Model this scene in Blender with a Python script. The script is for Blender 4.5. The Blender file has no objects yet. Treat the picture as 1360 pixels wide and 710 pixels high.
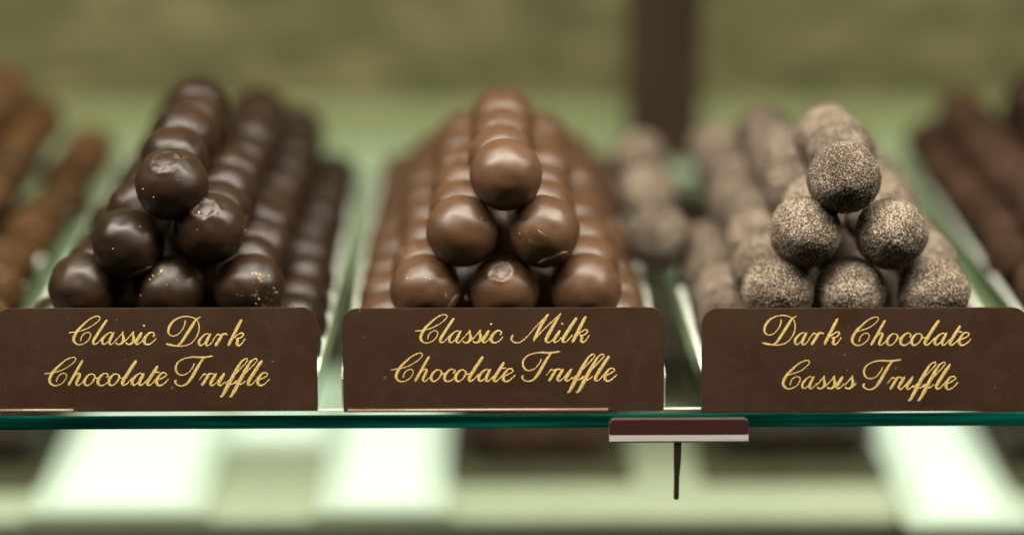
import bpy, bmesh, math, random
from mathutils import Vector, Matrix, noise, Euler
random.seed(11)
S = bpy.context.scene
C = S.collection
R = math.radians

# ------------------------------------------------------------------ camera
F = 3040.0                       # focal length in photo pixels (1360 wide)
P, YAW = R(16.49), R(0.66)
fwd = Vector((math.sin(YAW)*math.cos(P), math.cos(YAW)*math.cos(P), -math.sin(P)))
rgt = Vector((math.cos(YAW), -math.sin(YAW), 0))
up = rgt.cross(fwd)
Z0 = 0.899
def ray(px, py):
    return rgt*((px-680)/F) + up*((355-py)/F) + fwd
CAM = Vector((0, 0, .064)) - ray(668, 308)*Z0
def at(px, py, z=None, y=None):
    d = ray(px, py)
    t = (z-CAM.z)/d.z if z is not None else (y-CAM.y)/d.y
    return CAM + d*t

cd = bpy.data.cameras.new('camera'); cam = bpy.data.objects.new('camera', cd); C.objects.link(cam)
cd.sensor_width = 36; cd.lens = F/1360*36
cd.clip_start = .02; cd.clip_end = 50
M = Matrix((rgt, up, -fwd)).transposed().to_4x4(); M.translation = CAM
cam.matrix_world = M
cd.dof.use_dof = True; cd.dof.focus_distance = Z0-.020; cd.dof.aperture_fstop = cd.lens/45.0
S.camera = cam

# ------------------------------------------------------------------ materials
def mat(name, col, rough=.5, spec=.5, metal=0.0, trans=0.0):
    m = bpy.data.materials.new(name); m.use_nodes = True
    b = m.node_tree.nodes['Principled BSDF']
    b.inputs['Base Color'].default_value = (*col, 1); b.inputs['Roughness'].default_value = rough
    b.inputs['Specular IOR Level'].default_value = spec; b.inputs['Metallic'].default_value = metal
    b.inputs['Transmission Weight'].default_value = trans
    return m, m.node_tree, b
def N(nt, t, **kw):
    n = nt.nodes.new(t)
    for k, v in kw.items():
        if k in n.inputs: n.inputs[k].default_value = v
        else: setattr(n, k, v)
    return n
def ramp(nt, src, stops):
    r = nt.nodes.new('ShaderNodeValToRGB'); e = r.color_ramp.elements
    while len(e) > 1: e.remove(e[-1])
    e[0].position = stops[0][0]; e[0].color = (*stops[0][1], 1)
    for p, c in stops[1:]:
        k = e.new(p); k.color = (*c, 1)
    nt.links.new(src, r.inputs[0]); return r
def objcoord(nt, scale=(1, 1, 1), rnd=True):
    tc = nt.nodes.new('ShaderNodeTexCoord'); mp = nt.nodes.new('ShaderNodeMapping')
    mp.inputs['Scale'].default_value = scale
    nt.links.new(tc.outputs['Object'], mp.inputs['Vector'])
    if rnd:
        oi = nt.nodes.new('ShaderNodeObjectInfo'); cx = nt.nodes.new('ShaderNodeVectorMath'); cx.operation = 'SCALE'
        cx.inputs[0].default_value = (1.3, 2.1, .7)
        nt.links.new(oi.outputs['Random'], cx.inputs['Scale'])
        nt.links.new(cx.outputs[0], mp.inputs['Location'])
    return mp.outputs[0]

def choc(name, lo, hi, rough, scuff, bloom=.5, spec=.5):
    m, nt, b = mat(name, hi, rough, spec)
    v = objcoord(nt)
    n1 = N(nt, 'ShaderNodeTexNoise', Scale=55.0, Detail=6.0, Roughness=.6); nt.links.new(v, n1.inputs['Vector'])
    r1 = ramp(nt, n1.outputs['Fac'], [(.3, lo), (.7, hi)])
    # pale scuffs and specks with a shape of their own
    n2 = N(nt, 'ShaderNodeTexNoise', Scale=330.0, Detail=4.0, Roughness=.7, Distortion=1.2); nt.links.new(v, n2.inputs['Vector'])
    n3 = N(nt, 'ShaderNodeTexNoise', Scale=70.0, Detail=2.0); nt.links.new(v, n3.inputs['Vector'])
    mul = N(nt, 'ShaderNodeMath', operation='MULTIPLY'); nt.links.new(n2.outputs['Fac'], mul.inputs[0]); nt.links.new(n3.outputs['Fac'], mul.inputs[1])
    r2 = ramp(nt, mul.outputs[0], [(.42, (0, 0, 0)), (.47, (1, 1, 1))])
    mx = N(nt, 'ShaderNodeMix', data_type='RGBA'); 
    nt.links.new(r2.outputs[0], mx.inputs[0]); nt.links.new(r1.outputs[0], mx.inputs[6]); mx.inputs[7].default_value = (*scuff, 1)
    nt.links.new(mx.outputs[2], b.inputs['Base Color'])
    n4 = N(nt, 'ShaderNodeTexNoise', Scale=140.0, Detail=5.0, Roughness=.55); nt.links.new(v, n4.inputs['Vector'])
    rr = N(nt, 'ShaderNodeMapRange'); rr.inputs['To Min'].default_value = rough-.1; rr.inputs['To Max'].default_value = rough+.14
    nt.links.new(n4.outputs['Fac'], rr.inputs['Value']); nt.links.new(rr.outputs[0], b.inputs['Roughness'])
    bp = N(nt, 'ShaderNodeBump', Strength=.22, Distance=.0006); nt.links.new(n4.outputs['Fac'], bp.inputs['Height']); nt.links.new(bp.outputs[0], b.inputs['Normal'])
    return m
def powder(name, dark, mid, pale, sc=1300.0):
    m, nt, b = mat(name, mid, .85, .25)
    v = objcoord(nt)
    n1 = N(nt, 'ShaderNodeTexNoise', Scale=sc, Detail=3.0, Roughness=.6); nt.links.new(v, n1.inputs['Vector'])
    n0 = N(nt, 'ShaderNodeTexNoise', Scale=90.0, Detail=3.0, Roughness=.6); nt.links.new(v, n0.inputs['Vector'])
    ad = N(nt, 'ShaderNodeMath', operation='MULTIPLY_ADD'); ad.inputs[1].default_value = .25; 
    nt.links.new(n0.outputs['Fac'], ad.inputs[0]); nt.links.new(n1.outputs['Fac'], ad.inputs[2])
    r1 = ramp(nt, ad.outputs[0], [(.49, dark), (.62, mid), (.78, pale)])
    oi = nt.nodes.new('ShaderNodeObjectInfo')
    hs = N(nt, 'ShaderNodeHueSaturation'); mr = N(nt, 'ShaderNodeMapRange'); mr.inputs['To Min'].default_value = .62; mr.inputs['To Max'].default_value = 1.2
    nt.links.new(oi.outputs['Random'], mr.inputs['Value']); nt.links.new(mr.outputs[0], hs.inputs['Value']); nt.links.new(r1.outputs[0], hs.inputs['Color'])
    nt.links.new(hs.outputs[0], b.inputs['Base Color'])
    bp = N(nt, 'ShaderNodeBump', Strength=.8, Distance=.0006); nt.links.new(n1.outputs['Fac'], bp.inputs['Height']); nt.links.new(bp.outputs[0], b.inputs['Normal'])
    return m
def glass(name, tint, rough=.02, ior=1.5, boost=1.0):
    m = bpy.data.materials.new(name); m.use_nodes = True; nt = m.node_tree; nt.nodes.clear()
    o = nt.nodes.new('ShaderNodeOutputMaterial'); t = nt.nodes.new('ShaderNodeBsdfTransparent'); g = nt.nodes.new('ShaderNodeBsdfGlossy')
    t.inputs[0].default_value = (*tint, 1); g.inputs['Roughness'].default_value = rough
    f = nt.nodes.new('ShaderNodeFresnel'); f.inputs['IOR'].default_value = ior
    ge = nt.nodes.new('ShaderNodeNewGeometry'); mr = nt.nodes.new('ShaderNodeMapRange')   # same reflectance on both faces of the sheet
    mr.inputs['To Min'].default_value = ior; mr.inputs['To Max'].default_value = 1/ior
    nt.links.new(ge.outputs['Backfacing'], mr.inputs['Value']); nt.links.new(mr.outputs[0], f.inputs['IOR'])
    mx = nt.nodes.new('ShaderNodeMixShader'); 
    nt.links.new(f.outputs[0], mx.inputs[0]); nt.links.new(t.outputs[0], mx.inputs[1]); nt.links.new(g.outputs[0], mx.inputs[2])
    nt.links.new(mx.outputs[0], o.inputs[0]); return m
def emit(name, col, s):
    m, nt, b = mat(name, col, .6)
    b.inputs['Emission Color'].default_value = (*col, 1); b.inputs['Emission Strength'].default_value = s
    return m
def mottled(name, stops, sc, scale=(1, 1, 1), rough=.7):
    m, nt, b = mat(name, stops[0][1], rough, .3)
    v = objcoord(nt, scale, False)
    n = N(nt, 'ShaderNodeTexNoise', Scale=sc, Detail=4.0, Roughness=.6); nt.links.new(v, n.inputs['Vector'])
    r = ramp(nt, n.outputs['Fac'], stops); nt.links.new(r.outputs[0], b.inputs['Base Color'])
    return m

M_dark = choc('dark_chocolate', (.016, .0074, .0030), (.036, .0168, .0070), .40, (.42, .30, .15), .5, .5)
M_milk = choc('milk_chocolate', (.074, .035, .016), (.108, .053, .025), .40, (.45, .31, .18), .5, .6)
M_cassis = powder('cassis_powder', (.048, .031, .020), (.108, .078, .055), (.64, .53, .41), 1650.0)
M_cocoa = powder('cocoa_dust', (.035, .017, .006), (.085, .042, .015), (.22, .12, .045), 500)
M_red = powder('red_brown_dust', (.028, .013, .007), (.060, .030, .017), (.13, .07, .04), 500)
M_foot = mat('chocolate_foot', (.05, .025, .015), .3)[0]
M_flake = mat('pale_flake', (.62, .45, .2), .5)[0]
M_shelf = glass('shelf_glass', (.93, .975, .93), .015)
M_acryl = glass('tray_acrylic', (.92, .97, .92), .03)
M_rim = mat('polished_rim', (.80, .86, .74), .35, .6)[0]
M_steel, nt, b = mat('brushed_steel', (.60, .58, .54), .42, .5, 1.0)
n = N(nt, 'ShaderNodeTexNoise', Scale=1.0, Detail=4.0); v = objcoord(nt, (40, 900, 4000), False); nt.links.new(v, n.inputs['Vector'])
bp = N(nt, 'ShaderNodeBump', Strength=.15, Distance=.0003); nt.links.new(n.outputs['Fac'], bp.inputs['Height']); nt.links.new(bp.outputs[0], b.inputs['Normal'])
M_brownsteel = mat('brown_reflection', (.13, .045, .042), .18, .5)[0]  # the steel's brown reflection, put in as colour
M_pin = mat('dark_steel', (.22, .16, .08), .35, .5, .8)[0]
# glass front edge: deep teal with drifting lighter streaks
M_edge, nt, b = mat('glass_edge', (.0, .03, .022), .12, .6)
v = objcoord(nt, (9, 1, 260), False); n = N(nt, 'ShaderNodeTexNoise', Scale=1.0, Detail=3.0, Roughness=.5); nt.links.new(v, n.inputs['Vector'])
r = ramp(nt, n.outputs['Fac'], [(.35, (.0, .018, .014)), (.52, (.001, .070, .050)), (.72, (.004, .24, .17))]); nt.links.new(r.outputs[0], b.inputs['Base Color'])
M_light2 = emit('patch_glow_edge', (.84, 1.0, .74), .6)  # dimmer emission painting the soft falloff around the bright patches
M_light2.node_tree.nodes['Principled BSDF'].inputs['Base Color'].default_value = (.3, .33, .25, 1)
# sign plate
M_sign, nt, b = mat('brown_plate', (.05, .024, .014), .42, .4)
v = objcoord(nt, (1, 1, 1), True)
n = N(nt, 'ShaderNodeTexNoise', Scale=45.0, Detail=5.0, Roughness=.6); nt.links.new(v, n.inputs['Vector'])
r = ramp(nt, n.outputs['Fac'], [(.3, (.050, .024, .014)), (.7, (.064, .034, .020))])
vo = N(nt, 'ShaderNodeTexVoronoi', Scale=230.0); nt.links.new(v, vo.inputs['Vector'])
ns = N(nt, 'ShaderNodeTexNoise', Scale=180.0, Detail=1.0); nt.links.new(v, ns.inputs['Vector'])
th = N(nt, 'ShaderNodeMapRange'); th.inputs['From Min'].default_value = .52; th.inputs['From Max'].default_value = .75; th.inputs['To Min'].default_value = 0; th.inputs['To Max'].default_value = .18
nt.links.new(ns.outputs['Fac'], th.inputs['Value'])
lt = N(nt, 'ShaderNodeMath', operation='LESS_THAN'); nt.links.new(vo.outputs['Distance'], lt.inputs[0]); nt.links.new(th.outputs[0], lt.inputs[1])
ml = N(nt, 'ShaderNodeMath', operation='MULTIPLY'); ml.inputs[1].default_value = .35; nt.links.new(lt.outputs[0], ml.inputs[0])
mx = N(nt, 'ShaderNodeMix', data_type='RGBA'); nt.links.new(ml.outputs[0], mx.inputs[0]); nt.links.new(r.outputs[0], mx.inputs[6]); mx.inputs[7].default_value = (.35, .24, .17, 1)
nt.links.new(mx.outputs[2], b.inputs['Base Color'])
n6 = N(nt, 'ShaderNodeTexNoise', Scale=60.0, Detail=6.0, Roughness=.7, Distortion=1.5); nt.links.new(v, n6.inputs['Vector'])
m6 = N(nt, 'ShaderNodeMapRange'); m6.inputs['From Min'].default_value = .3; m6.inputs['From Max'].default_value = .7; m6.inputs['To Min'].default_value = .26; m6.inputs['To Max'].default_value = .58
nt.links.new(n6.outputs['Fac'], m6.inputs['Value']); nt.links.new(m6.outputs[0], b.inputs['Roughness'])
n5 = N(nt, 'ShaderNodeTexNoise', Scale=2500.0, Detail=2.0); nt.links.new(v, n5.inputs['Vector'])
bp = N(nt, 'ShaderNodeBump', Strength=.12, Distance=.0002); nt.links.new(n5.outputs['Fac'], bp.inputs['Height']); nt.links.new(bp.outputs[0], b.inputs['Normal'])
M_gold, nt, b = mat('gold_print', (.72, .46, .13), .38, .5, .15)
v = objcoord(nt, (1, 1, 1), False); n = N(nt, 'ShaderNodeTexNoise', Scale=900.0, Detail=2.0); nt.links.new(v, n.inputs['Vector'])
r = ramp(nt, n.outputs['Fac'], [(.3, (.80, .50, .13)), (.65, (1.0, .78, .34))]); nt.links.new(r.outputs[0], b.inputs['Base Color'])

M_wall = mottled('olive_wall', [(.3, (.075, .074, .032)), (.5, (.125, .118, .054)), (.72, (.25, .215, .11))], 24.0, (1, 1, 2.2))
M_ledge = mottled('green_ledge', [(.3, (.16, .19, .085)), (.7, (.22, .255, .12))], 6.0)
M_mint = mat('mint_glass_strip', (.31, .41, .25), .4)[0]
M_post = mottled('brown_post', [(.3, (.016, .011, .005)), (.7, (.045, .022, .010))], 20.0)
M_pale = mottled('pale_green_shelf', [(.3, (.56, .60, .42)), (.7, (.68, .71, .52))], 8.0)
M_upright = mottled('brown_upright', [(.3, (.028, .017, .008)), (.7, (.062, .034, .017))], 30.0, (1, 1, .3))
M_ltray = mottled('olive_tray', [(.3, (.10, .085, .05)), (.7, (.16, .14, .08))], 20.0)
M_backp = mat('mint_panel', (.60, .66, .48), .5)[0]
M_floor = mottled('olive_floor', [(.3, (.06, .055, .025)), (.7, (.11, .10, .045))], 8.0)
M_light = emit('patch_glow', (.84, 1.0, .76), 1.1)  # emission standing in for the bright gaps between lower trays
M_light.node_tree.nodes['Principled BSDF'].inputs['Base Color'].default_value = (.2, .22, .19, 1)

# ------------------------------------------------------------------ helpers
def tag(o, label=None, cat=None, group=None, kind=None):
    if label: o['label'] = label
    if cat: o['category'] = cat
    if group: o['group'] = group
    if kind: o['kind'] = kind
    return o
def empty(name, loc, rz=0):
    o = bpy.data.objects.new(name, None); C.objects.link(o); o.location = loc; o.rotation_euler.z = rz
    o.empty_display_size = .01
    return o
def link(name, me, m, parent=None, loc=(0, 0, 0), smooth=False):
    o = bpy.data.objects.new(name, me); C.objects.link(o); o.location = loc
    if m is not None:
        me.materials.clear(); me.materials.append(m)
    if smooth:
        for p in me.polygons: p.use_smooth = True
    if parent: o.parent = parent
    return o
def box_bm(bm, c, s, rot=None):
    r = bmesh.ops.create_cube(bm, size=1, matrix=Matrix.Translation(c) @ (rot or Matrix()) @ Matrix.Diagonal((*s, 1)))
    return r['verts']
def box(name, c, s, m, parent=None, bev=0.0):
    bm = bmesh.new(); box_bm(bm, (0, 0, 0), s)
    if bev: bmesh.ops.bevel(bm, geom=bm.edges[:], offset=bev, segments=2, affect='EDGES')
    me = bpy.data.meshes.new(name); bm.to_mesh(me); bm.free()
    return link(name, me, m, parent, c)

# ------------------------------------------------------------------ truffle meshes
D = .0283
def truffle_mesh(name, sub, m, lump, grain, seed, dimple=None, squash=1.0):
    bm = bmesh.new(); bmesh.ops.create_icosphere(bm, subdivisions=sub, radius=D/2)
    off = Vector((seed*3.7, seed*1.9, seed*5.3))
    for v in bm.verts:
        n = v.co.normalized(); p = n*1.3+off
        d = lump*(noise.noise(p) + .45*noise.noise(p*2.3))
        if grain:
            q = n*22+off
            g = .5*noise.noise(q)+.5*noise.noise(q*2.1)+.35*noise.noise(q*4.3)+.5*max(0, noise.noise(q*.45))
            d += grain*g
        if dimple:
            ax, rad, dep = dimple
            a = n.angle(ax)/rad*(1+.22*noise.noise(n*5+off)+.1*noise.noise(n*11+off))
            if a < 1.6: d += dep*(math.exp(-((a-1)/.3)**2)*(.4+.5*noise.noise(n*4+off)) - (1/(1+math.exp((a-.8)*14))))
        v.co = n*(D/2+d)
        v.co.z *= squash
    me = bpy.data.meshes.new(name); bm.to_mesh(me); bm.free()
    me.materials.append(m)
    for p in me.polygons: p.use_smooth = True
    return me
LIB = {
 'dark': [truffle_mesh('dark_truffle', 5, M_dark, .0007, 0, s) for s in (1, 2, 3, 4)],
 'milk': [truffle_mesh('milk_truffle', 5, M_milk, .0005, 0, s) for s in (5, 6, 7, 8)],
 'cassis': [truffle_mesh('cassis_truffle', 6, M_cassis, .0007, .00060, s) for s in (9, 10, 11)],
 'cocoa': [truffle_mesh('cocoa_truffle', 4, M_cocoa, .0009, .0004, s) for s in (12, 13)],
 'red': [truffle_mesh('red_truffle', 4, M_red, .0008, .0003, s) for s in (14, 15)],
}
LIB['dark_dimple'] = [truffle_mesh('dark_truffle_dimpled', 6, M_dark, .0006, 0, 21, (Vector((-.05, -.62, .78)).normalized(), .36, .0007))]
LIB['dark_dimple2'] = [truffle_mesh('dark_truffle_dimpled', 6, M_dark, .0005, 0, 22, (Vector((-.1, -.5, .85)).normalized(), .42, .0005))]
LIB['milk_dimple'] = [truffle_mesh('milk_truffle_dimpled', 6, M_milk, .0004, 0, 23, (Vector((-.12, -.60, .80)).normalized(), .34, .0006))]

def truffle(kind, loc, label, group, lib=None, rot=True, front=False):
    me = random.choice(LIB[lib or kind])
    o = bpy.data.objects.new({'dark': 'dark_truffle', 'milk': 'milk_truffle', 'cassis': 'powdered_truffle', 'cocoa': 'cocoa_truffle', 'red': 'brown_truffle'}[kind], me)
    C.objects.link(o); o.location = loc
    if rot: o.rotation_euler = [random.uniform(0, 6.28) for _ in range(3)]
    s = 1.0 if front else random.uniform(.93, 1.0); o.scale = (s, s, s)
    tag(o, label, 'truffle', group)
    return o
ORD = ['front', 'second', 'third', 'fourth', 'fifth', 'sixth', 'seventh', 'eighth', 'ninth', 'tenth', 'eleventh']
TIER = ['bottom', 'second', 'third', 'top']
ROWN = {4: ['outer left', 'inner left', 'inner right', 'outer right'], 3: ['left', 'middle', 'right'], 2: ['left', 'right'], 1: ['single']}
LZ = [.0175, .041, .0645, .088]
SX = .031; DY = .0304
PX = lambda px: (px-668)/3.382e3

def pile(kind, cx, word, group, counts, front=None, skip=lambda t, r, i: False, jit=.0007, yoff=0.0, twist=0.0, dy=DY):
    out = {}
    for t in range(4):
        nr = 4-t
        for r in range(nr):
            n = counts[t]
            xoff = random.uniform(-1, 1)*jit
            for i in range(n):
                if skip(t, r, i): continue
                # buried inside the heap: nothing of it shows
                inner = t < 2 and 0 < r < nr-1 and 0 < i < counts[t+1]-1
                if inner and (i > 5 or i < 3): continue
                x = cx + (r-(nr-1)/2)*SX + xoff + random.uniform(-1, 1)*((.0052 if i > 2 else .0004) if inner else jit)
                y = i*dy + yoff + random.uniform(-1, 1)*jit
                z = LZ[t] + random.uniform(-1, 1)*jit*.6
                if i: y -= .0034
                x += twist*y
                lab = f'{word} truffle, {TIER[t]} tier, {ROWN[nr][r]} row, ' + (f'{ORD[i]} from the front' if i else 'at the very front')
                lib = None; rot = True; fr = False
                if i == 0 and front and (t, r) in front:
                    fx, fy, lb, lib = front[(t, r)]
                    p = at(fx, fy, y=0); x, y, z = p.x, 0, p.z
                    if lb: lab = lb
                    fr = True
                    rot = lib is None
                out[(t, r, i)] = truffle(kind, (x, y, z), lab, group, lib, rot, fr or (inner and i < 3))
    return out

dark = pile('dark', PX(223), 'glossy dark', 'dark chocolate truffles piled behind the left sign', [10, 10, 8, 5],
  {(1, 0): (113, 383, 'smooth dark truffle peeking over the left sign, leftmost of its front row', None),
   (1, 1): (225, 386, 'dark truffle with gold specks on its left, middle of front row over left sign', None),
   (1, 2): (332, 384, 'dark truffle with a chain of gold flecks on its right shoulder, over left sign', None),
   (2, 0): (170, 324, 'round dark truffle in front, left one of the pair below the topmost', None),
   (2, 1): (279, 303, 'dark truffle with a dimple ring on top, right of the front pair', 'dark_dimple'),
   (3, 0): (228, 245, 'topmost front dark truffle with a pale dimpled cap', 'dark_dimple2')}, jit=.0014, twist=.0)
milk = pile('milk', PX(671), 'smooth milk', 'milk chocolate truffles piled behind the middle sign', [10, 8, 6, 4],
  {(1, 0): (565, 385, 'milk truffle with a scuffed top, leftmost of front row over middle sign', None),
   (1, 1): (670, 386, 'milk truffle with a small shiny dent, middle of front row over middle sign', 'milk_dimple'),
   (1, 2): (777, 383, 'smooth milk truffle over the middle sign, rightmost of its front row', None),
   (2, 0): (614, 307, 'matt milk truffle in front, left one of the pair under the topmost', None),
   (2, 1): (722, 307, 'milk truffle with a scratch and pale foot, right of the front pair', None),
   (3, 0): (672, 232, 'topmost milk truffle at the front of the middle pile', None)}, jit=.0012)
cassis = pile('cassis', PX(1136), 'powdered', 'powdered cassis truffles piled behind the right sign', [9, 8, 6, 3],
  {(1, 0): (1033, 386, 'pale sugar dusted truffle over the right sign, leftmost of its front row', None),
   (1, 1): (1130, 388, 'grey brown dusted truffle over the right sign, middle of its front row', None),
   (1, 2): (1240, 386, 'dusted truffle over the right sign, rightmost of its front row', None),
   (2, 0): (1070, 308, 'dusted truffle in front, left one of the pair under the topmost', None),
   (2, 1): (1184, 310, 'dusted truffle in front, right one of the pair under the topmost', None),
   (3, 0): (1121, 236, 'darker powdered truffle on the very top front of the right pile', None)}, jit=.0025, dy=.0338, skip=lambda t, r, i: t == 0 and r == 0 and i > 4)
for k, (yy, lab) in enumerate([(.096, 'lone powdered truffle lying in the cleft between middle and right piles'),
                               (.168, 'powdered truffle in the cleft between piles, just behind the lone nearest one'),
                               (.238, 'farthest, darkest blurred truffle in the cleft between middle and right piles')]):
    truffle('cassis', (PX(902), yy, .0345), lab, 'stray powdered truffles between two piles', front=True)
pile('cocoa', PX(-78)-1.5*SX, 'orange brown cocoa', 'cocoa dusted truffles piled at the far left', [10, 9, 8, 6],
     skip=lambda t, r, i: r < (4-t)-2 or i < 1, jit=.0042, dy=.0385)
pile('red', PX(1448)+1.5*SX, 'reddish brown', 'reddish brown truffles piled at the far right', [10, 9, 7, 5],
     skip=lambda t, r, i: r > 1 or i < 1, jit=.0042, dy=.0385)

# small blemishes on the front truffles (parts)
def on_ball(o, px, py):
    """local direction on the truffle seen through that direction"""
    c = o.location; d = ray(px, py).normalized(); oc = CAM-c
    b_ = oc.dot(d); r_ = D/2*1.0; q = b_*b_-(oc.length_squared-r_*r_)
    t = -b_-math.sqrt(max(q, 0)); return CAM+d*t-c
def flakes(o, pts, name='sugar_speck', m=M_flake):
    bm = bmesh.new()
    for (px, py, s) in pts:
        w = on_ball(o, px, py); n = w.normalized()
        q = n.to_track_quat('Z', 'Y').to_matrix().to_4x4()
        r_ = bmesh.ops.create_icosphere(bm, subdivisions=1, radius=1, matrix=Matrix.Translation(n*(D/2)) @ q @ Matrix.Rotation(random.uniform(0, 3), 4, 'Z') @ Matrix.Diagonal((s*1.3e-3*random.uniform(.7, 1.6), s*.85e-3, .0002, 1)))
        for v in r_['verts']: v.co += Vector((random.uniform(-1, 1), random.uniform(-1, 1), random.uniform(-1, 1)))*s*2e-4
    inv = o.rotation_euler.to_matrix().inverted().to_4x4()
    bmesh.ops.transform(bm, matrix=inv, verts=bm.verts)
    me = bpy.data.meshes.new(name); bm.to_mesh(me); bm.free()
    return link(name, me, m, o)
flakes(dark[(1, 2, 0)], [(335, 363, .35), (340, 363, .45), (345, 364, .4), (350, 364, .4), (357, 366, .5), (358, 371, .35), (362, 376, .5), (364, 382, .4), (355, 376, .3), (343, 368, .25), (344, 397, .4), (340, 403, .3), (368, 388, .3)])
flakes(dark[(1, 1, 0)], [(214, 360, .5), (211, 364, .3), (203, 366, .35), (199, 371, .3), (191, 384, .35), (187, 392, .4), (189, 397, .3), (235, 372, .25), (222, 378, .25)])
flakes(dark[(2, 1, 0)], [(264, 282, .45), (263, 286, .25), (323, 300, .35), (325, 306, .45), (325, 310, .3), (262, 305, .2)])
flakes(dark[(3, 0, 0)], [(190, 251, .4), (249, 247, .3), (236, 239, .2), (204, 262, .2)])
flakes(dark[(2, 0, 0)], [(150, 330, .2), (186, 301, .25)])
flakes(milk[(1, 0, 0)], [(541, 369, .4), (546, 370, .35), (553, 369, .3), (560, 368, .45), (565, 369, .4), (571, 370, .35), (592, 392, .3)])
flakes(milk[(2, 1, 0)], [(690, 310, .35), (715, 306, .2), (718, 308, .2), (721, 310, .25), (724, 312, .2)])
flakes(milk[(2, 0, 0)], [(640, 290, .25), (588, 300, .2)])
flakes(milk[(1, 2, 0)], [(798, 398, .25), (760, 350, .2)])
def crescent(o, px, py, length, width, tilt, m, name='foot'):
    w = on_ball(o, px, py).normalized(); q = w.to_track_quat('Z', 'Y').to_matrix().to_4x4()
    bm = bmesh.new(); bmesh.ops.create_uvsphere(bm, u_segments=24, v_segments=10, radius=1,
        matrix=Matrix.Translation(w*(D/2-.0003)) @ q @ Matrix.Rotation(tilt, 4, 'Z') @ Matrix.Diagonal((length, width, .0011, 1)))
    bmesh.ops.transform(bm, matrix=o.rotation_euler.to_matrix().inverted().to_4x4(), verts=bm.verts)
    me = bpy.data.meshes.new(name); bm.to_mesh(me); bm.free(); return link(name, me, m, o, smooth=True)
crescent(milk[(2, 1, 0)], 735, 343, .0062, .0018, R(25), M_milk)
crescent(milk[(1, 0, 0)], 602, 402, .0045, .0022, R(40), M_milk)
crescent(dark[(2, 0, 0)], 186, 362, .0055, .0020, R(22), M_dark)

def flake_thing(name, loc, s, m, label, seed):
    bm = bmesh.new(); bmesh.ops.create_icosphere(bm, subdivisions=3, radius=1)
    for v in bm.verts:
        v.co *= 1+.35*noise.noise(v.co*1.6+Vector((seed, 0, 0)))
        v.co = Vector((v.co.x*s[0], v.co.y*s[1], v.co.z*s[2]+v.co.x**2*s[2]*.6))
    me = bpy.data.meshes.new(name); bm.to_mesh(me); bm.free()
    o = link(name, me, m, None, loc, True); tag(o, label, 'chocolate chip'); return o
o = flake_thing('chocolate_bit', at(621, 397, y=-.004), (.0024, .0020, .0012), M_milk, 'broken chip of milk chocolate wedged between two front milk truffles', 3); o.rotation_euler = (.5, .7, .3)
o = flake_thing('chocolate_bit', at(192, 352, y=.004), (.0062, .0035, .0013), M_dark, 'added shard standing for the lit rim of a truffle behind the front dark pair', 7); o.rotation_euler = (.35, -.35, .1)  # stands in for the lit rim of a ball behind

# ------------------------------------------------------------------ glass shelf
yF = at(668, 550, z=0).y
yB = at(668, 222, z=0).y
GT = .0058
XL, XR = -.62, .66
sh = empty('glass_shelf', ((XL+XR)/2, yF, -GT))
tag(sh, 'clear green tinted glass shelf with dark teal front edge carrying the truffle trays', 'shelf')
inv = Matrix.Translation(-sh.location)
def chbox(name, lo, hi, m, root, bev=0.0):
    c = [(a+b)/2 for a, b in zip(lo, hi)]; s = [b-a for a, b in zip(lo, hi)]
    return box(name, Vector(c)-root.location, s, m, root, bev)
chbox('glass_pane', (XL, yF+.0012, -GT), (XR, yB, 0), M_shelf, sh)
chbox('front_edge', (XL, yF, -GT+.0002), (XR, yF+.0012, -.0002), M_edge, sh, .0004)
chbox('ground_strip', (XL, yF+.0045, .0001), (XR, yF+.0066, .0003), M_rim, sh)
chbox('rear_edge', (XL, yB, -GT+.0002), (XR, yB+.0012, -.0002), M_rim, sh)

# ------------------------------------------------------------------ trays
TH = .0125
def tray(xl, xr, label, y1=.285):
    y0 = yF+.0078
    t = empty('display_tray', ((xl+xr)/2, y0, .0001)); tag(t, label, 'tray', 'clear trays holding truffles on the glass shelf')
    chbox('tray_base', (xl, y0, .0004), (xr, y1, .0030), M_acryl, t)
    chbox('light_block', (xl+.005, y0+.004, .0032), (xr-.005, y1-.004, .0036), M_post, t)  # unseen sheet added to block light from the glowing patches below
    for (a, b_) in ((xl, xl+.0022), (xr-.0022, xr)):
        w = chbox('side_wall', (a, y0, .0032), (b_, y1, TH), M_acryl, t)
        r_ = box('rim', Vector((0, 0, (TH-.0032)/2+.0003)), (.0026, y1-y0, .0007), M_rim, w)
    for a in (xl, xr-.0022):      # pale polished front ends of the walls
        chbox('wall_end', (a, y0-.0009, .0004), (a+.0022, y0-.0001, TH), M_rim, t)
    return t
tray(PX(-1), PX(424), 'clear tray with low side walls under the dark truffles')
tray(PX(455), PX(881), 'clear tray with low side walls under the milk truffles')
tray(PX(930), PX(1357), 'clear tray with low side walls under the powdered cassis truffles')
tray(PX(-40)-.126, PX(-40), 'clear tray cut by the left picture edge, under cocoa truffles')
tray(PX(1404), PX(1404)+.126, 'clear tray cut by the right picture edge, under reddish brown truffles')

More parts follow.
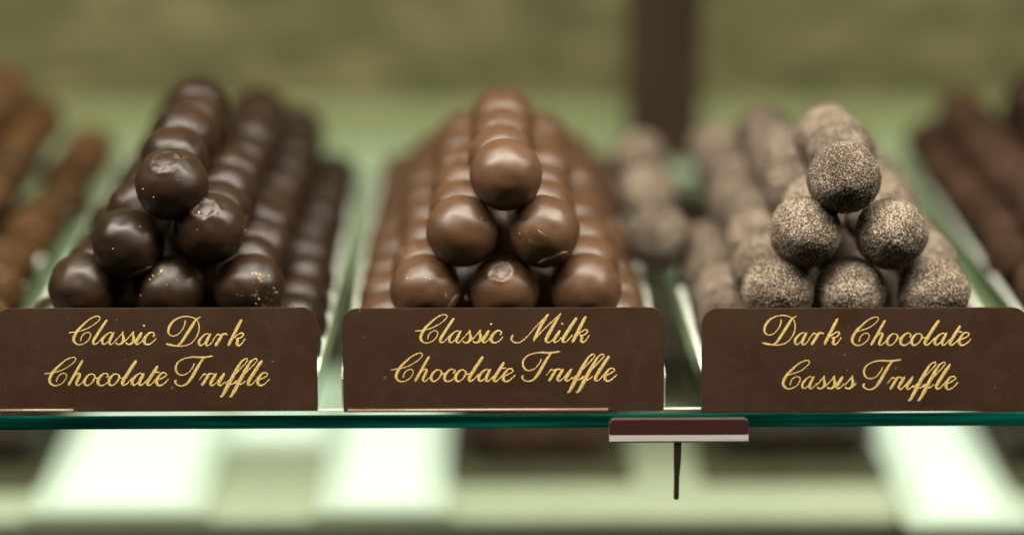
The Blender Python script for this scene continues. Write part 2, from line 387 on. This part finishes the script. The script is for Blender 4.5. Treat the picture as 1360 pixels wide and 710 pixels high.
# ------------------------------------------------------------------ script lettering (strokes traced as centre line and width)
G = {
'C': [[(0,90,7),(45,96,8),(105,108,8),(165,133,8),(220,170,8),(247,203,9),(235,220,9),(205,216,10),(160,193,13),(115,153,19),(75,113,25),(50,73,27),(40,38,26),(53,10,18),(85,-3,12),(125,8,9),(160,38,9),(175,73,10),(160,93,9),(130,88,9),(105,63,10),(95,28,13)]],
'l': [[(113,192,12),(102,178,22),(55,108,25),(10,35,25),(3,12,21),(12,0,13),(35,8,8),(60,35,8),(78,58,8)]],
'a': [[(87,84,8),(65,93,9),(35,75,16),(8,42,22),(3,14,20),(18,0,12),(45,18,8),(75,55,8),(92,86,8)],[(96,94,12),(80,65,22),(62,28,24),(60,7,18),(75,-1,10),(98,18,8),(118,42,8)]],
's': [[(0,25,8),(35,65,8),(62,98,9)],[(62,98,10),(58,75,17),(64,45,23),(58,18,22),(38,0,14),(18,0,12),(5,10,14)],[(45,3,9),(68,18,8),(90,40,8)]],
'i': [[(14,48,8),(34,70,8),(48,88,8)],[(50,93,13),(38,72,23),(8,25,24),(3,8,18),(15,-1,10),(38,12,8),(62,38,8)],[(66,143,20),(69,148,20)]],
'j': [[(14,48,8),(34,70,8),(48,88,8)],[(50,93,13),(38,72,23),(8,25,24),(3,8,18),(15,-1,10),(38,12,8),(62,38,8)],[(84,140,7),(85,142,7)]],
'c': [[(77,62,17),(88,78,11),(75,92,9),(48,88,14),(18,58,22),(6,25,24),(18,2,16),(45,-1,10),(75,18,8),(100,45,8)]],
'o': [[(72,87,9),(42,86,13),(12,55,21),(2,20,22),(20,-2,14),(50,10,9),(76,42,14),(84,70,14),(72,87,9)],[(82,66,8),(98,55,8),(116,62,8)]],
'h': [[(114,195,10),(102,178,22),(52,90,24),(2,2,24)],[(15,25,8),(45,66,8),(75,92,12),(92,88,18),(85,65,24),(68,28,24),(64,8,18),(76,-1,10),(98,12,8),(122,40,8)]],
't': [[(84,152,10),(72,130,22),(40,80,24),(8,28,24),(3,8,18),(16,-2,10),(42,15,8),(68,45,8)],[(42,100,8),(98,103,10)]],
'e': [[(4,38,8),(45,55,8),(80,80,10),(66,98,9),(38,90,14),(10,52,22),(4,18,22),(22,-3,14),(55,8,9),(98,48,8)]],
'r': [[(-18,42,8),(4,70,8),(22,88,14),(42,82,8),(60,92,8)],[(64,96,12),(50,72,22),(28,37,24),(4,0,23)],[(22,32,8),(52,72,8),(76,92,12),(96,84,14)]],
'k': [[(108,202,12),(95,182,22),(50,95,24),(3,2,23)],[(28,45,8),(70,80,8),(105,99,9),(119,84,15),(100,62,8),(62,52,8)],[(60,54,10),(76,40,19),(70,15,22),(82,-1,14),(105,12,8),(135,55,8)]],
'D': [[(6,12,16),(40,5,20),(80,-2,14),(130,-4,9),(190,12,9),(230,50,10),(256,100,13),(262,155,13),(242,203,10),(190,226,9),(125,225,10),(65,196,18),(28,148,24),(22,100,19),(48,76,10),(90,84,9),(130,125,10),(150,170,13),(152,198,11)],[(272,224,8),(235,200,16),(210,160,26),(165,90,27),(120,22,20),(92,2,12)]],
'T': [[(160,172,12),(145,138,10),(110,98,9),(65,80,10),(28,95,17),(13,135,20),(30,178,14),(75,208,10),(145,222,13),(225,219,19),(305,230,12)],[(236,216,12),(205,175,24),(170,115,27),(135,55,27),(100,12,18),(62,-4,12),(28,2,12),(8,24,18),(16,40,18)]],
'M': [[(15,55,20),(3,32,18),(12,8,14),(40,-3,12),(75,2,10),(130,47,9),(200,127,9),(290,214,9)],[(295,220,10),(280,203,22),(225,110,28),(180,15,24)],[(178,8,8),(240,82,8),(310,150,8),(388,222,9)],[(392,226,9),(365,185,22),(325,115,28),(280,32,28),(275,10,20),(295,-3,12),(320,12,8),(345,38,8)]],
'u': [[(48,95,12),(35,72,23),(4,22,24),(5,4,16),(20,-2,10),(55,30,8),(98,84,8)],[(112,95,12),(98,72,23),(68,20,24),(68,3,16),(82,-2,10),(118,28,8)]],
'f': [[(-25,12,8),(30,60,8),(95,128,8),(145,182,9),(152,202,9),(137,208,9),(105,185,14),(70,130,24),(20,40,27),(-20,-35,27),(-48,-84,18),(-64,-88,12)],[(2,12,8),(30,8,8),(62,36,8)]],
}
G['Q'] = [G['C'][0][2:]]
G['Q'][0][0] = (55,98,8)
WORDS = {
 'Classic': [('C',0),('l',190),('a',262),('s',368),('s',448),('i',526),('c',588)],
 'Dark': [('D',0),('a',258),('r',388),('k',490)],
 'Milk': [('M',0),('i',335),('l',405),('k',482)],
 'Chocolate': [('C',0),('h',188),('o',313),('c',414),('o',505),('l',610),('a',687),('t',806),('e',879)],
 'Cassis': [('C',0),('a',188),('s',303),('s',383),('j',458),('s',525)],
 'Truffle': [('T',0),('r',216),('u',285),('f',426),('f',499),('l',579),('e',654)],
}
def catmull(pts, n=7):
    out = []; P_ = [pts[0]]+pts+[pts[-1]]
    for i in range(1, len(P_)-2):
        a, b_, c, d = P_[i-1:i+3]
        for k in range(n):
            t = k/n
            out.append(tuple(.5*((2*b_[j])+(-a[j]+c[j])*t+(2*a[j]-5*b_[j]+4*c[j]-d[j])*t*t+(-a[j]+3*b_[j]-3*c[j]+d[j])*t**3) for j in range(3)))
    out.append(pts[-1]); return out
DOME = 3.5e-5; SINK = -3e-5
def stroke(bm, pts, sx, idx):
    """pts in metres on the plate (u, v, width)"""
    p = catmull(pts); rows = []
    for i, (x, y, w) in enumerate(p):
        a = p[max(i-1, 0)]; b_ = p[min(i+1, len(p)-1)]
        t = Vector((b_[0]-a[0], b_[1]-a[1])); 
        if t.length < 1e-9: t = Vector((1, 0))
        t.normalize(); nn = Vector((-t.y, t.x)); h = w/2
        if i in (0, len(p)-1): h *= .55
        rows.append([bm.verts.new((x+nn.x*h*k, -(z+idx*4e-6), y+nn.y*h*k)) for k, z in ((-1, SINK), (-.6, DOME*.75), (0, DOME), (.6, DOME*.75), (1, SINK))])
    # rounded ends
    for e, s_ in ((0, -1), (len(p)-1, 1)):
        a = p[max(e-1, 0)]; b_ = p[min(e+1, len(p)-1)]; t = Vector((b_[0]-a[0], b_[1]-a[1])).normalized()*s_
        c = bm.verts.new((p[e][0]+t.x*p[e][2]*.42, -SINK, p[e][1]+t.y*p[e][2]*.42))
        r_ = rows[e]
        for k in range(4):
            f = (r_[k], r_[k+1], c) if s_ < 0 else (r_[k+1], r_[k], c)
            bm.faces.new(f)
    for i in range(len(rows)-1):
        for k in range(4):
            bm.faces.new((rows[i][k], rows[i+1][k], rows[i+1][k+1], rows[i][k+1]))
TILT = R(9)
def sign(pxl, pxr, lines, label, lip):
    y0 = yF+.0022
    u_n = Vector((0, -math.cos(TILT), math.sin(TILT)))     # plate normal, towards the viewer
    vdir = Vector((0, math.sin(TILT), math.cos(TILT)))
    pb = Vector((0, y0, .0006))
    def uv(px, py):
        d = ray(px, py); t = (pb-CAM).dot(u_n)/d.dot(u_n); q = CAM+d*t
        return q.x, (q-pb).dot(vdir)
    xl, _ = uv(pxl, 480); xr, _ = uv(pxr, 480); _, vt = uv((pxl+pxr)/2, 409); _, vb = uv((pxl+pxr)/2, 546)
    cx = (xl+xr)/2; W = (xr-xl)
    root = empty('price_sign', (cx, y0, .0006)); tag(root, label, 'sign', 'brown signs standing in front of the truffle piles')
    root.rotation_euler.x = -TILT
    hw = W/2; rad = .0058; th = .0016
    outl = [(-hw, vb), (hw, vb)]
    for k in range(9): a = k/8*math.pi/2; outl.append((hw-rad+rad*math.cos(a), vt-rad+rad*math.sin(a)))
    for k in range(9): a = math.pi/2+k/8*math.pi/2; outl.append((-hw+rad+rad*math.cos(a), vt-rad+rad*math.sin(a)))
    bm = bmesh.new(); vs = [bm.verts.new((x, 0, z)) for x, z in outl]; f = bm.faces.new(vs)
    r_ = bmesh.ops.extrude_face_region(bm, geom=[f])
    for v in r_['geom']:
        if isinstance(v, bmesh.types.BMVert): v.co.y += th
    bmesh.ops.recalc_face_normals(bm, faces=bm.faces[:])
    bmesh.ops.bevel(bm, geom=[e for e in bm.edges if e.calc_face_angle(0) > 1.0], offset=.00022, segments=2, affect='EDGES')
    me = bpy.data.meshes.new('plate'); bm.to_mesh(me); bm.free(); link('plate', me, M_sign, root)
    # folded lower lip, cut to the length of its painted highlight
    if lip:
        a, b_ = lip; bm = bmesh.new()
        x0, _ = uv(a, 480); x1, _ = uv(b_, 480)
        bmesh.ops.create_cone(bm, cap_ends=True, segments=16, radius1=.00062, radius2=.00062, depth=x1-x0, matrix=Matrix.Translation(((x0+x1)/2-cx, -.0003, vb+.0006)) @ Matrix.Rotation(math.pi/2, 4, 'Y'))
        me = bpy.data.meshes.new('folded_lip'); bm.to_mesh(me); bm.free(); link('folded_lip', me, M_lip, root, smooth=True)
    for (word, wx, wy, ew) in lines:
        key = word; bm = bmesh.new(); idx = 0
        for ch, dx in WORDS[word]:
            g = G['Q'] if (ch == 'C' and ew) else G[ch]
            for st in g:
                pts = []
                for (x, y, w) in st:
                    u, v_ = uv(wx+(dx+x)/5.92, wy-y/5.92)
                    pts.append((u-cx, v_, w/5.92/3420*1.03))
                stroke(bm, pts, 1, idx); idx += 1
        bmesh.ops.recalc_face_normals(bm, faces=bm.faces[:])
        me = bpy.data.meshes.new('lettering'); bm.to_mesh(me); bm.free(); link('lettering', me, M_gold, root)
    return root
M_lip = mat('lip_highlight', (.30, .20, .16), .22, .8)[0]  # paler than the plate: the lip's highlight as colour
sign(-4, 421, [('Classic', 91, 457, 0), ('Dark', 220.1, 458.7, 0), ('Chocolate', 58.9, 511.4, 0), ('Truffle', 231.1, 511.4, 0)],
     'brown sign lettered Classic Dark Chocolate Truffle in gold script', (-3, 96))
sign(455.5, 882, [('Classic', 551.9, 454.8, 0), ('Milk', 678.6, 454.3, 0), ('Chocolate', 519.3, 506, 0), ('Truffle', 692.1, 505.4, 0)],
     'brown sign lettered Classic Milk Chocolate Truffle in gold script', (461, 808))
sign(932, 1363, [('Dark', 1011.8, 457.3, 0), ('Chocolate', 1125, 458, 1), ('Cassis', 1033.3, 515.6, 1), ('Truffle', 1145.2, 516.2, 0)],
     'brown sign lettered Dark Chocolate Cassis Truffle in gold script', None)

# ------------------------------------------------------------------ shelf clip
yc = yF-.0012
pl = at(809, 570, y=yc); pr = at(994, 570, y=yc)
zt = at(900, 555, y=yc).z; zm = at(900, 576.5, y=yc).z; zb = at(900, 584, y=yc).z; zp = at(900, 661, y=yc).z
cl = empty('shelf_clip', ((pl.x+pr.x)/2, yc, zb)); tag(cl, 'small steel shelf clip with painted brown reflection and thin pin hanging under the glass edge', 'shelf clip')
W = (pr.x-pl.x)
def rplate(name, x0, x1, z0, z1, y, th, rad, m, root, slope=0):
    bm = bmesh.new(); o_ = [(x0, z0), (x1, z0)]
    for k in range(6): a = k/5*math.pi/2; o_.append((x1-rad+rad*math.cos(a), z1-rad+rad*math.sin(a)))
    for k in range(6): a = math.pi/2+k/5*math.pi/2; o_.append((x0+rad+rad*math.cos(a), z1-rad+rad*math.sin(a)))
    f = bm.faces.new([bm.verts.new((x, y, z)) for x, z in o_]); r_ = bmesh.ops.extrude_face_region(bm, geom=[f])
    for v in r_['geom']:
        if isinstance(v, bmesh.types.BMVert): v.co.y += th
    bmesh.ops.recalc_face_normals(bm, faces=bm.faces[:])
    me = bpy.data.meshes.new(name); bm.to_mesh(me); bm.free(); return link(name, me, m, root)
H1 = zt-zb; Hm = zm-zb
rplate('backplate', -W/2, W/2, Hm, H1, -.0001, .0009, .0022, M_steel, cl)
rplate('reflection_face', -W/2+.00035, W/2-.00035, Hm+.0001, H1-.0004, -.0006, .0005, .0019, M_brownsteel, cl)
bm = bmesh.new()   # bright folded lower lip, sloping forwards
prof = [(-.0006, Hm), (-.0018, 0.0003), (-.0018, -.0003), (-.0010, -.0003), (.0008, Hm-.0002)]
a_ = [bm.verts.new((-W/2, y, z)) for y, z in prof]; b2 = [bm.verts.new((W/2, y, z)) for y, z in prof]
bm.faces.new(a_); bm.faces.new(b2[::-1])
for k in range(5): bm.faces.new((a_[k], b2[k], b2[(k+1) % 5], a_[(k+1) % 5]))
bmesh.ops.recalc_face_normals(bm, faces=bm.faces[:])
me = bpy.data.meshes.new('lower_lip'); bm.to_mesh(me); bm.free(); link('lower_lip', me, M_steel, cl)
bm = bmesh.new()
zz = zp-zb
for (wt, z) in ((.0013, 0.0), (.0012, zz*.3), (.0008, zz*.62), (.0008, zz)):
    pass
xs = at(899.5, 600, y=yc).x-cl.location.x
sec = [(.00150, .0004), (.00138, zz*.35), (.0010, zz*.6), (.0010, zz*.97), (.0008, zz)]
rings = [[bm.verts.new((xs+sx*w-(0.0001 if j > 1 else 0), -.0008+sy*.0008, z)) for sx, sy in ((-1, -1), (1, -1), (1, 1), (-1, 1))] for j, (w, z) in enumerate(sec)]
for i in range(len(rings)-1):
    for k in range(4): bm.faces.new((rings[i][k], rings[i][(k+1) % 4], rings[i+1][(k+1) % 4], rings[i+1][k]))
bm.faces.new(rings[0]); bm.faces.new(rings[-1][::-1])
bmesh.ops.recalc_face_normals(bm, faces=bm.faces[:])
bmesh.ops.bevel(bm, geom=[e for e in bm.edges if e.calc_face_angle(0) > 1.0], offset=.00015, segments=1, affect='EDGES')
me = bpy.data.meshes.new('pin'); bm.to_mesh(me); bm.free(); link('pin', me, M_pin, cl)

# ------------------------------------------------------------------ case behind
yL = at(668, 132, z=0).y
yS = at(668, 186, z=0).y
o = box('rear_sill', (.02, (yB+.003+yS)/2, -.004), (1.7, yS-yB-.003, .008), M_mint, None, .001); tag(o, 'mint green sill running along the back of the glass shelf', 'sill')
o = box('rear_ledge', (.02, (yS+.002+yL)/2, -.008), (1.9, yL-yS-.002, .012), M_ledge, None, .001); tag(o, 'mid green ledge between the sill and the olive wall', 'ledge')
o = box('back_wall', (.02, yL+.012, .25), (2.2, .02, 1.2), M_wall); tag(o, 'blurred olive green back wall of the display case', kind='structure')
yP = yB+.018
p0 = at(834, 60, y=yP).x; p1 = at(930, 60, y=yP).x
o = box('upright_post', ((p0+p1)/2, yP, .235), (p1-p0, .022, .47), M_upright, None, .003); tag(o, 'dark brown upright post standing before the olive wall', 'post')

ZL = -.130
yl0 = at(668, 688, z=ZL).y; yl1 = yL-.004
o = box('lower_shelf', (.02, (yl0+yl1)/2, ZL-.004), (1.6, yl1-yl0, .008), M_pale, None, .001); tag(o, 'pale green lower shelf seen blurred under the glass shelf', 'shelf')
o = box('floor', (.02, .3, ZL-.26), (3, 1.6, .02), M_floor); tag(o, 'dark olive floor of the case', kind='structure')
for (q0, q1, lb) in ((-.75, at(838, 400, y=yL).x, 'mint panel added to brighten the gaps, left of the brown post'), (at(1130, 400, y=yL).x, .8, 'mint panel added to brighten the gaps, at the right')):
    o = box('brightening_panel', ((q0+q1)/2, yL-.006, ZL/2-.006), (q1-q0, .003, -ZL-.018), M_backp); tag(o, lb, 'panel', 'mint panels added to brighten the gaps')  # pale sheets added so the gaps under the glass look bright
def panel(x0, x1, ya, yb, yref, label):  # glowing sheets added for the bright gaps between lower trays
    a = at(x0, yref, z=ZL); b_ = at(x1, yref, z=ZL); y0 = at(668, ya, z=ZL).y; y1 = at(668, yb, z=ZL).y
    o = empty('glow_patch', ((a.x+b_.x)/2, (y0+y1)/2, ZL)); tag(o, label, 'glow patch', 'glow patches added on the lower shelf')
    box('pale_surround', (0, 0, .0015), (b_.x-a.x+.008, y1-y0+.008, .003), M_backp, o)
    box('glow_core', (0, 0, .0045), (b_.x-a.x-.020, y1-y0-.022, .002), M_light, o, .0006)
    box('glow_falloff', (0, 0, .0034), (b_.x-a.x+.004, y1-y0+.004, .0012), M_light2, o, .0004)  # weaker glowing rim that softens the edge of the bright patch
panel(72, 285, 684, 503, 630, 'broad added white glow patch under the left sign')
panel(436, 592, 684, 503, 630, 'added white glow patch below the gap between left and middle signs')
panel(1185, 1325, 706, 503, 640, 'added white glow patch under the right sign')
panel(296, 445, 598, 503, 575, 'short added glow patch joining the two left patches')
def low_truffle(px, py, m, k, lab):
    p = at(px, py, z=ZL+.016+k*.022)
    o = bpy.data.objects.new('dark_truffle' if m == 'dark' else 'brown_truffle', random.choice(LIB[m])); C.objects.link(o); o.location = p
    tag(o, lab, 'truffle', 'blurred truffles on the lower shelf')
cnt = 0
def lowrow(x0, x1, y0, y1, m, where, nx, ny, tiers=1):
    a = at(x0, y1, z=ZL); b_ = at(x1, y1, z=ZL); c = at(x0, y0, z=ZL)
    t_ = box('lower_tray', ((a.x+b_.x)/2, (a.y+c.y)/2, ZL+.0015), (abs(b_.x-a.x)+.03, abs(a.y-c.y)+.03, .003), M_ltray, None, .0005)
    tag(t_, f'dark tray on the lower shelf {where}', 'tray', 'dark trays on the lower shelf')
    for i in range(nx):
        for j in range(ny):
            for k in range(tiers):
                x = a.x+(b_.x-a.x)*(i+.5)/nx; y = a.y+(c.y-a.y)*(j+.5)/ny
                if k and (i == nx-1): continue
                o = bpy.data.objects.new('dark_truffle' if m == 'dark' else 'brown_truffle', random.choice(LIB[m])); C.objects.link(o)
                o.location = (x+k*.014, y, ZL+.017+k*.023); o.rotation_euler = [random.uniform(0, 6) for _ in range(3)]
                tag(o, f'blurred truffle on lower tray {where}, {ORD[i+1] if i else "first"} from left, {ORD[j]} row', 'truffle', 'blurred truffles on the lower shelf')
lowrow(628, 800, 540, 628, 'red', 'under the middle sign', 5, 3)
lowrow(968, 1150, 560, 628, 'dark', 'right of the clip', 5, 2)
lowrow(-70, 30, 560, 640, 'dark', 'at left', 3, 2)
lowrow(1350, 1430, 560, 640, 'dark', 'at right', 2, 2)

lowrow(840, 965, 385, 535, 'dark', 'added to darken the right gap', 3, 4)  # dark tray added so the gap beside the right sign looks dark
lowrow(385, 470, 415, 492, 'dark', 'added to darken the left gap', 2, 3)  # dark tray added to darken the gap beside the left sign
# ------------------------------------------------------------------ light
w = bpy.data.worlds.new('World'); S.world = w; w.use_nodes = True
bg = w.node_tree.nodes['Background']; bg.inputs[0].default_value = (.85, 1.0, .72, 1); bg.inputs[1].default_value = .015
def area(name, loc, rot, sx, sy, e, col, spread=180):
    l = bpy.data.lights.new(name, 'AREA'); l.shape = 'RECTANGLE'; l.size = sx; l.size_y = sy; l.energy = e; l.color = col
    o = bpy.data.objects.new(name, l); C.objects.link(o); o.location = loc; o.rotation_euler = rot; l.spread = R(spread); return o
area('case_strip_lamp', (0, -.09, .43), (R(-8), 0, 0), 1.1, .08, 10.0, (1, .93, .80))
area('rear_fill', (0, .36, .48), (R(38), 0, 0), 1.3, .10, 3.2, (1, .97, .84), 100)  # added light for the back wall and ledge
area('front_fill', (-.2, -.9, 1.0), (R(42), 0, R(-10)), .6, .4, .5, (1, .92, .82))  # added weak fill from the viewer's side, for signs and truffle fronts
area('lower_rear_fill', (0, yL-.08, -.02), (R(35), 0, 0), 1.3, .06, .7, (.95, 1, .85))  # added light for the mint panels below the glass
area('lower_fill', (0, .15, -.02), (0, 0, 0), 1.3, .12, 1.1, (.95, 1, .85))  # added light to lift the pale lower shelf

S.render.engine = 'CYCLES'
S.render.resolution_x = 1024; S.render.resolution_y = 534
S.view_settings.view_transform = 'Standard'; S.view_settings.look = 'None'
S.view_settings.exposure = 0; S.view_settings.gamma = 1
S.cycles.transparent_max_bounces = 16
